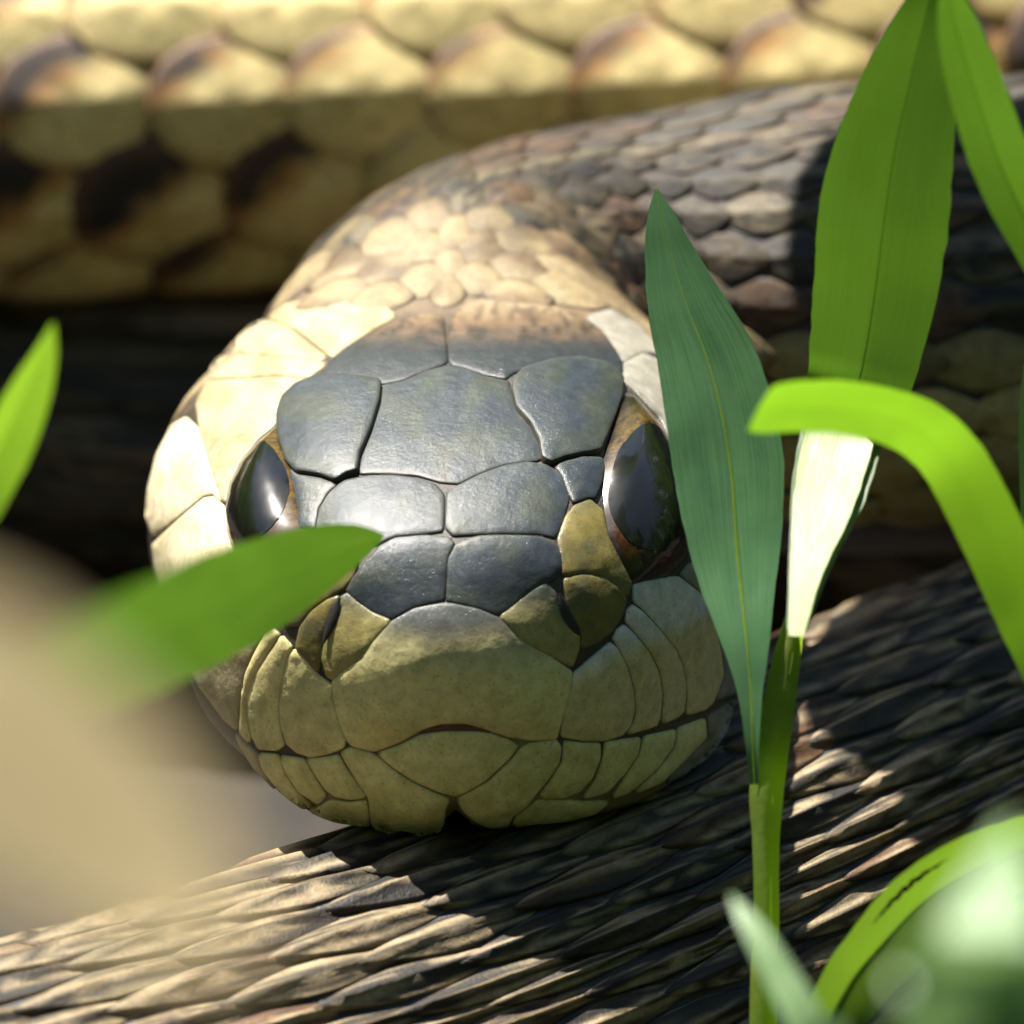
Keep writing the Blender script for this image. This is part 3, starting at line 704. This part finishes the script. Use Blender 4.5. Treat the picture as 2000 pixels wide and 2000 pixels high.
# ------------------------------------------------------------------ plants
VW = 2000/1932.0
def leaf_path(pts, n=120):
    """pts: (view x, view y, depth, half width) in the 1932-wide view"""
    P, W_ = [], []
    for x, y, dep, hw in pts:
        P.append(unp(x*VW, y*VW, dep)); W_.append(hw*VW*(DD+dep)/DD)
    k = max(4, int(n/(len(P)-1)))
    Q = catmull(P, k); Wq = [q[0] for q in catmull([(w_, 0, 0) for w_ in W_], k)]
    return np.array(Q), np.maximum(np.array(Wq), 1.0)
def make_leaf(pts, mat, root, name="leaf", tilt=0.0, fold=.22, cup=.0, wav=.02, rib=True, nv=20, seed=0, ribmat=None, twist=0.0, ribk=1.0):
    Q, Wq = leaf_path(pts); n = len(Q); V, F, UV = [], [], []; RV = []
    vd0 = None; acc = 0
    for i in range(n):
        T = nrm(Q[min(i+1, n-1)]-Q[max(i-1, 0)])
        vd = nrm(CAM-Q[i]); Nn = vd - T*(vd @ T)
        Nn = nrm(Nn) if np.linalg.norm(Nn) > .05 else nrm(Uv-T*(Uv @ T))
        a = math.radians(tilt+twist*i/(n-1)); sd_ = np.cross(T, Nn)
        sd2 = sd_*math.cos(a)+Nn*math.sin(a); Nn = Nn*math.cos(a)-sd_*math.sin(a)
        if i: acc += np.linalg.norm(Q[i]-Q[i-1])
        for k in range(nv+1):
            v = k/nv*2-1
            e = 1+wav*n3(acc/160, v*2+seed, seed*3.1)+.03*n3(acc/40, seed+5*np.sign(v))*abs(v)
            h = fold*abs(v)*Wq[i]+cup*(v*v)*Wq[i]+wav*2.2*Wq[i]*n3(acc/260, v*1.2, seed+9)*abs(v)
            V.append(Q[i]+sd2*v*Wq[i]*e+Nn*h); UV.append((acc/400, v+seed*3))
        RV.append((Q[i], sd2, Nn, Wq[i]))
    m = nv+1
    for i in range(n-1):
        for k in range(nv): F.append((i*m+k, i*m+k+1, (i+1)*m+k+1, (i+1)*m+k))
    o = mesh_obj(name, V, F, mat, root, uvs=UV)
    if rib:
        V, F = [], []; m = 6
        for i, (q, s_, n_, w_) in enumerate(RV):
            r_ = max(.8, min(6.0, .05*w_+1.0)*(1-i/len(RV))**1.3*ribk)
            for k in range(m):
                t = 2*math.pi*k/m; V.append(q+s_*math.cos(t)*r_+n_*(math.sin(t)*r_*.8+1))
        for i in range(len(RV)-1):
            for k in range(m): F.append((i*m+k, i*m+(k+1) % m, (i+1)*m+(k+1) % m, (i+1)*m+k))
        sub("midrib", V, F, ribmat or M_RIB, o, root)
    return o, RV
def make_stem(pts, mat, root, name="stem", ridge=.05):
    Q, Wq = leaf_path(pts, 60); V, F = [], []; m = 16; n = len(Q)
    for i in range(n):
        T = nrm(Q[min(i+1, n-1)]-Q[max(i-1, 0)]); a = nrm(np.cross(T, Dv)); b = np.cross(a, T)
        for k in range(m):
            t = 2*math.pi*k/m; r_ = Wq[i]*(1+ridge*math.cos(t*4)+.04*n3(i*.35, math.cos(t), math.sin(t)))
            V.append(Q[i]+(a*math.cos(t)+b*math.sin(t))*r_)
    for i in range(n-1):
        for k in range(m): F.append((i*m+k, i*m+(k+1) % m, (i+1)*m+(k+1) % m, (i+1)*m+k))
    return mesh_obj(name, V, F, mat, root)
def ground_y(dep):
    """view y at which the ground lies for a given depth"""
    # dep = y cos - z sin ; z = GZ
    y = (dep+GZ*math.sin(PH))/math.cos(PH); up = y*math.sin(PH)+GZ*math.cos(PH)
    return (1000-(up-420)*DD/(DD+dep))/VW
def gbase(x, dep): return unp(x*VW, (ground_y(dep))*VW, dep)

# the sprig beside the head
gy = ground_y(-150)+10
pl = thing("leafy_sprig", "green sprig with lance shaped leaves on a slim stem beside the snake's right cheek", "plant", gbase(1445, -150))
pl["label"] = "green sprig with upright lance leaves and slim stem crossing the snake's cheek"
make_stem([(1500, 1165, -120, 18), (1487, 1230, -125, 24), (1470, 1330, -130, 29), (1455, 1420, -135, 31), (1446, 1500, -140, 31), (1445, 1600, -145, 24), (1446, 1750, -150, 23), (1440, 1950, -150, 25), (1440, gy, -150, 27)], M_STEM, pl)
make_leaf([(1424, 1480, -165, 9), (1420, 1400, -170, 14), (1416, 1300, -160, 26), (1408, 1200, -140, 50), (1392, 1050, -90, 86), (1381, 900, -60, 107), (1362, 780, -40, 106), (1335, 680, -20, 96), (1300, 590, 0, 78), (1268, 490, 20, 52), (1250, 420, 30, 32), (1238, 356, 40, 3)], M_LEAFB, pl, tilt=14, fold=.16, seed=1)
make_leaf([(1503, 1190, -420, 18), (1530, 1060, -310, 42), (1562, 940, -195, 70), (1588, 830, -85, 80), (1612, 750, -30, 94), (1630, 680, -60, 104), (1650, 560, -120, 117), (1668, 420, -190, 124), (1690, 280, -255, 114), (1722, 140, -320, 86), (1752, 10, -380, 46), (1775, -90, -410, 3)], M_LEAF, pl, tilt=8, fold=.08, seed=2, ribk=.5)

make_leaf([(1502, 1200, -440, 14), (1522, 1080, -345, 30), (1552, 960, -235, 56), (1578, 850, -125, 66), (1592, 800, -92, 60), (1600, 770, -75, 40)], M_SHEATH_SUN, pl, name="sunlit_sheath_overlay", tilt=10, fold=.06, rib=False, seed=12)  # overlay added before the leaf base, sunlight painted as pale colour
p2 = thing("leaning_leaf", "broad green leaf leaning left with its tip above the lance leaves", "leaf", gbase(2330, -300))
p2["label"] = "green leaf leaning against the top of the tallest lance leaf, tip upward"
make_leaf([(2330, ground_y(-300)+10, -300, 30), (2320, 1500, -300, 40), (2200, 900, -330, 55), (2060, 640, -430, 55), (1965, 470, -530, 58), (1890, 320, -630, 66), (1838, 170, -730, 60), (1800, 40, -810, 42), (1778, -60, -870, 3)], M_LEAF, p2, tilt=-28, fold=.15, seed=3)
p3 = thing("curled_blade", "bright yellow green blade arching over and curling in front of the lance leaf", "grass blade", gbase(2180, -500))
make_leaf([(2180, ground_y(-500)+10, -500, 40), (2120, 1650, -500, 52), (2000, 1300, -520, 58), (1925, 1130, -560, 60), (1868, 1000, -600, 62), (1805, 880, -650, 62), (1745, 815, -720, 60), (1680, 785, -790, 56), (1600, 768, -880, 55), (1520, 764, -980, 56), (1455, 768, -1080, 54), (1430, 771, -1140, 46)], M_LEAFC, p3, tilt=-14, twist=52, fold=.06, seed=4, rib=False)
p4 = thing("narrow_blade", "narrow green blade standing at the far right behind the curled blade", "grass blade", gbase(1965, -100))
p4["label"] = "narrow upright green blade beside the arching curled blade"
make_leaf([(1965, ground_y(-100)+10, -100, 22), (1962, 1500, -100, 26), (1950, 1000, -100, 24), (1940, 800, -100, 18), (1934, 690, -100, 3)], M_LEAF, p4, tilt=25, seed=5)
p5 = thing("torn_leaf", "bright green arching leaf with a dark brown tear along its edge", "leaf", gbase(1500, -450))
o5, RV5 = make_leaf([(1500, ground_y(-450)+10, -450, 30), (1525, 2150, -450, 50), (1556, 1960, -450, 62), (1602, 1860, -440, 72), (1662, 1785, -430, 80), (1732, 1712, -420, 88), (1812, 1655, -410, 86), (1900, 1612, -400, 80), (2010, 1575, -390, 62), (2140, 1570, -380, 4)], M_LEAFY, p5, tilt=-30, fold=.2, seed=6)
# the tear: a ragged dark strip just above the blade, near its upper edge
V, F = [], []
ts = np.linspace(.46, .66, 30); n5 = len(RV5)
for j, t in enumerate(ts):
    q, s_, n_, w_ = RV5[int(t*(n5-1))]; q2 = RV5[min(int(t*(n5-1))+1, n5-1)][0]; fr = t*(n5-1)-int(t*(n5-1)); q = q*(1-fr)+q2*fr
    sg = -1
    wd = 5.5*math.sin(math.pi*(j+.4)/(len(ts)))*(1+.8*n3(j*.9, 2)); off_ = sg*(.66+.05*n3(j*.5, 7))*w_
    for v in (-1, -.3, .3, 1): V.append(q+s_*(off_+v*wd)+n_*(.2*abs(off_)+5))
for j in range(len(ts)-1):
    for k in range(3): F.append((j*4+k, j*4+k+1, (j+1)*4+k+1, (j+1)*4+k))
sub("tear", V, F, M_CRACK, o5, p5)
p6 = thing("pale_leaf", "pale grey green leaf, blurred, standing in front of the torn leaf", "leaf", gbase(1880, -5600))
make_leaf([(1880, ground_y(-5600)+10, -5600, 130), (1870, 2300, -5600, 170), (1850, 1950, -5600, 160), (1865, 1790, -5500, 105), (1885, 1660, -5400, 60), (1905, 1550, -5300, 4)], M_LEAFP, p6, tilt=20, seed=7)
p7 = thing("small_blade", "small blurred pale green blade tip crossing the foot of the sprig's stem", "grass blade", gbase(1640, -2300))
make_leaf([(1640, ground_y(-2300)+10, -2300, 34), (1600, 2200, -2300, 40), (1530, 1960, -2300, 38), (1465, 1830, -2250, 30), (1415, 1745, -2200, 20), (1380, 1690, -2150, 3)], M_LEAFP, p7, tilt=-15, seed=8)
# the leaf across the face
p8 = thing("face_leaf", "green pointed leaf lying across the snake's eye and snout, its base blurred", "leaf", gbase(-500, -9300))
make_leaf([(-500, ground_y(-9300)+10, -9300, 70), (-420, 2600, -9300, 110), (-330, 1800, -9200, 125), (-200, 1400, -8600, 125), (-40, 1300, -7000, 118), (110, 1262, -4900, 108), (250, 1212, -3000, 122), (380, 1158, -1750, 120), (500, 1108, -1100, 104), (600, 1062, -760, 74), (665, 1034, -600, 46), (705, 1018, -540, 20), (724, 1010, -520, 3)], M_LEAF, p8, tilt=-32, fold=.03, seed=9, rib=False)
p9 = thing("edge_leaf", "small bright green leaf tip in front of the shaded coil left of the head", "leaf", gbase(-260, -1500))
p9["label"] = "bright green leaf with pointed tip standing before the shaded coil beside the pale cheek"
make_leaf([(-260, ground_y(-1400)+10, -1400, 40), (-220, 1500, -1300, 55), (-110, 1060, -1300, 58), (-40, 930, -1350, 56), (10, 830, -1420, 56), (50, 740, -1500, 46), (80, 670, -1570, 27), (100, 610, -1640, 3)], M_LEAFY, p9, tilt=-25, fold=.25, seed=10)
p10 = thing("dry_blade", "wide dry tan grass blade, heavily blurred, leaning below the face leaf", "grass blade", gbase(-860, -9500))
make_leaf([(-860, ground_y(-9500)+10, -9500, 120), (-800, 2200, -9500, 160), (-620, 1480, -9500, 190), (-370, 1250, -9500, 235), (-110, 1330, -9450, 275), (100, 1480, -9400, 265), (260, 1630, -9350, 200), (370, 1750, -9300, 120), (430, 1830, -9250, 10)], M_DRY, p10, tilt=-30, fold=.1, seed=11)

# unseen plant, added so that its broad leaves shade the lower coil
p11 = thing("added_shade_plant", "unseen leafy plant added above the coils to shade the lower one", "plant", (2200, 4700, GZ))
def shade_stem(P, r0, r1, root):
    Q = catmull(P, 14); V, F = [], []; m = 10; n = len(Q)
    for i in range(n):
        T = nrm(Q[min(i+1, n-1)]-Q[max(i-1, 0)]); a = nrm(np.cross(T, np.array([.3, 1, .1]))); b = np.cross(a, T); r_ = r0+(r1-r0)*i/(n-1)
        for k in range(m): t = 2*math.pi*k/m; V.append(Q[i]+(a*math.cos(t)+b*math.sin(t))*r_)
    for i in range(n-1):
        for k in range(m): F.append((i*m+k, i*m+(k+1) % m, (i+1)*m+(k+1) % m, (i+1)*m+k))
    mesh_obj("stem", V, F, M_STEM, root)
def shade_leaf(P, wmax, root, seed):
    Q = catmull(P, 16); n = len(Q); V, F, UV = [], [], []; nv = 12
    for i in range(n):
        f = i/(n-1); T = nrm(Q[min(i+1, n-1)]-Q[max(i-1, 0)]); sd_ = nrm(np.cross(T, Z)); Nn = np.cross(sd_, T)
        w_ = wmax*(math.sin(math.pi*min(f*.93+.05, 1))**.75)
        for k in range(nv+1):
            v = k/nv*2-1; V.append(Q[i]+sd_*v*w_*(1+.05*n3(f*5, v, seed))+Nn*(.18*abs(v)*w_+.05*w_*n3(f*4, v*2, seed))); UV.append((f*3, v+seed))
    m = nv+1
    for i in range(n-1):
        for k in range(nv): F.append((i*m+k, i*m+k+1, (i+1)*m+k+1, (i+1)*m+k))
    mesh_obj("leaf", V, F, M_LEAFB, root, uvs=UV)
shade_stem([(2200, 4700, GZ-20), (2150, 4600, 400), (1950, 4200, 2000), (1500, 3600, 2900), (900, 3000, 2900)], 60, 30, p11)
shade_leaf([(900, 3000, 2900), (700, 2850, 2650), (460, 2550, 2430), (180, 2150, 2330), (-80, 1900, 2280)], 420, p11, 1)
shade_leaf([(1500, 3600, 2900), (1100, 2750, 2700), (630, 2050, 2420), (330, 1700, 2320), (60, 1480, 2260)], 420, p11, 2)
shade_leaf([(900, 3000, 2900), (740, 2650, 2650), (380, 2250, 2480), (100, 1920, 2400), (-110, 1660, 2370)], 400, p11, 4)
shade_leaf([(1950, 4200, 2000), (2300, 3800, 2300), (2500, 3200, 2200), (2450, 2600, 2000)], 260, p11, 3)

# ------------------------------------------------------------------ grass ring outside the picture, added to block low sky
V, F = [], []
rg = random.Random(5)
while len(V) < 6500*10:
    a = rg.uniform(0, 2*math.pi); r = 9000+70000*rg.random()**1.3; x = r*math.cos(a); y = 1500+r*math.sin(a)
    if y < 1500 and r < 32000 and abs(x) < 1.3*(1500-y)+3000: continue
    if y > 0 and abs(x) < 5000 and r < 10500: continue
    h = min(r*rg.uniform(.3, .85), 26000) if y > -26000 else min(r*rg.uniform(.6, 1.5), 90000); w_ = rg.uniform(120, 260)*(1+r/30000); t = rg.uniform(0, 6.283); ln = rg.uniform(.1, .5)*h; ld = rg.uniform(0, 6.283)
    dx, dy = math.cos(t)*w_, math.sin(t)*w_; b0 = len(V)
    for k in range(5):
        f = k/4; wk = (1-f**2)*1.0+.02; ox, oy = ln*f*f*math.cos(ld), ln*f*f*math.sin(ld)
        V.append((x+ox-dx*wk, y+oy-dy*wk, GZ-20+h*f*(1-.15*f))); V.append((x+ox+dx*wk, y+oy+dy*wk, GZ-20+h*f*(1-.15*f)))
    for k in range(4): F.append((b0+2*k, b0+2*k+1, b0+2*k+3, b0+2*k+2))
gr = mesh_obj("sky_screen_grass", V, F, M_LEAF, None, kind="stuff", uvs=[(0.3*(k % 7), .1*(k % 11)) for k in range(len(V))])
gr["label"] = "unseen green grass ring, added all round to block low sky"; gr["category"] = "grass"

for o in ROOTS:
    if "_b" in o: del o["_b"]
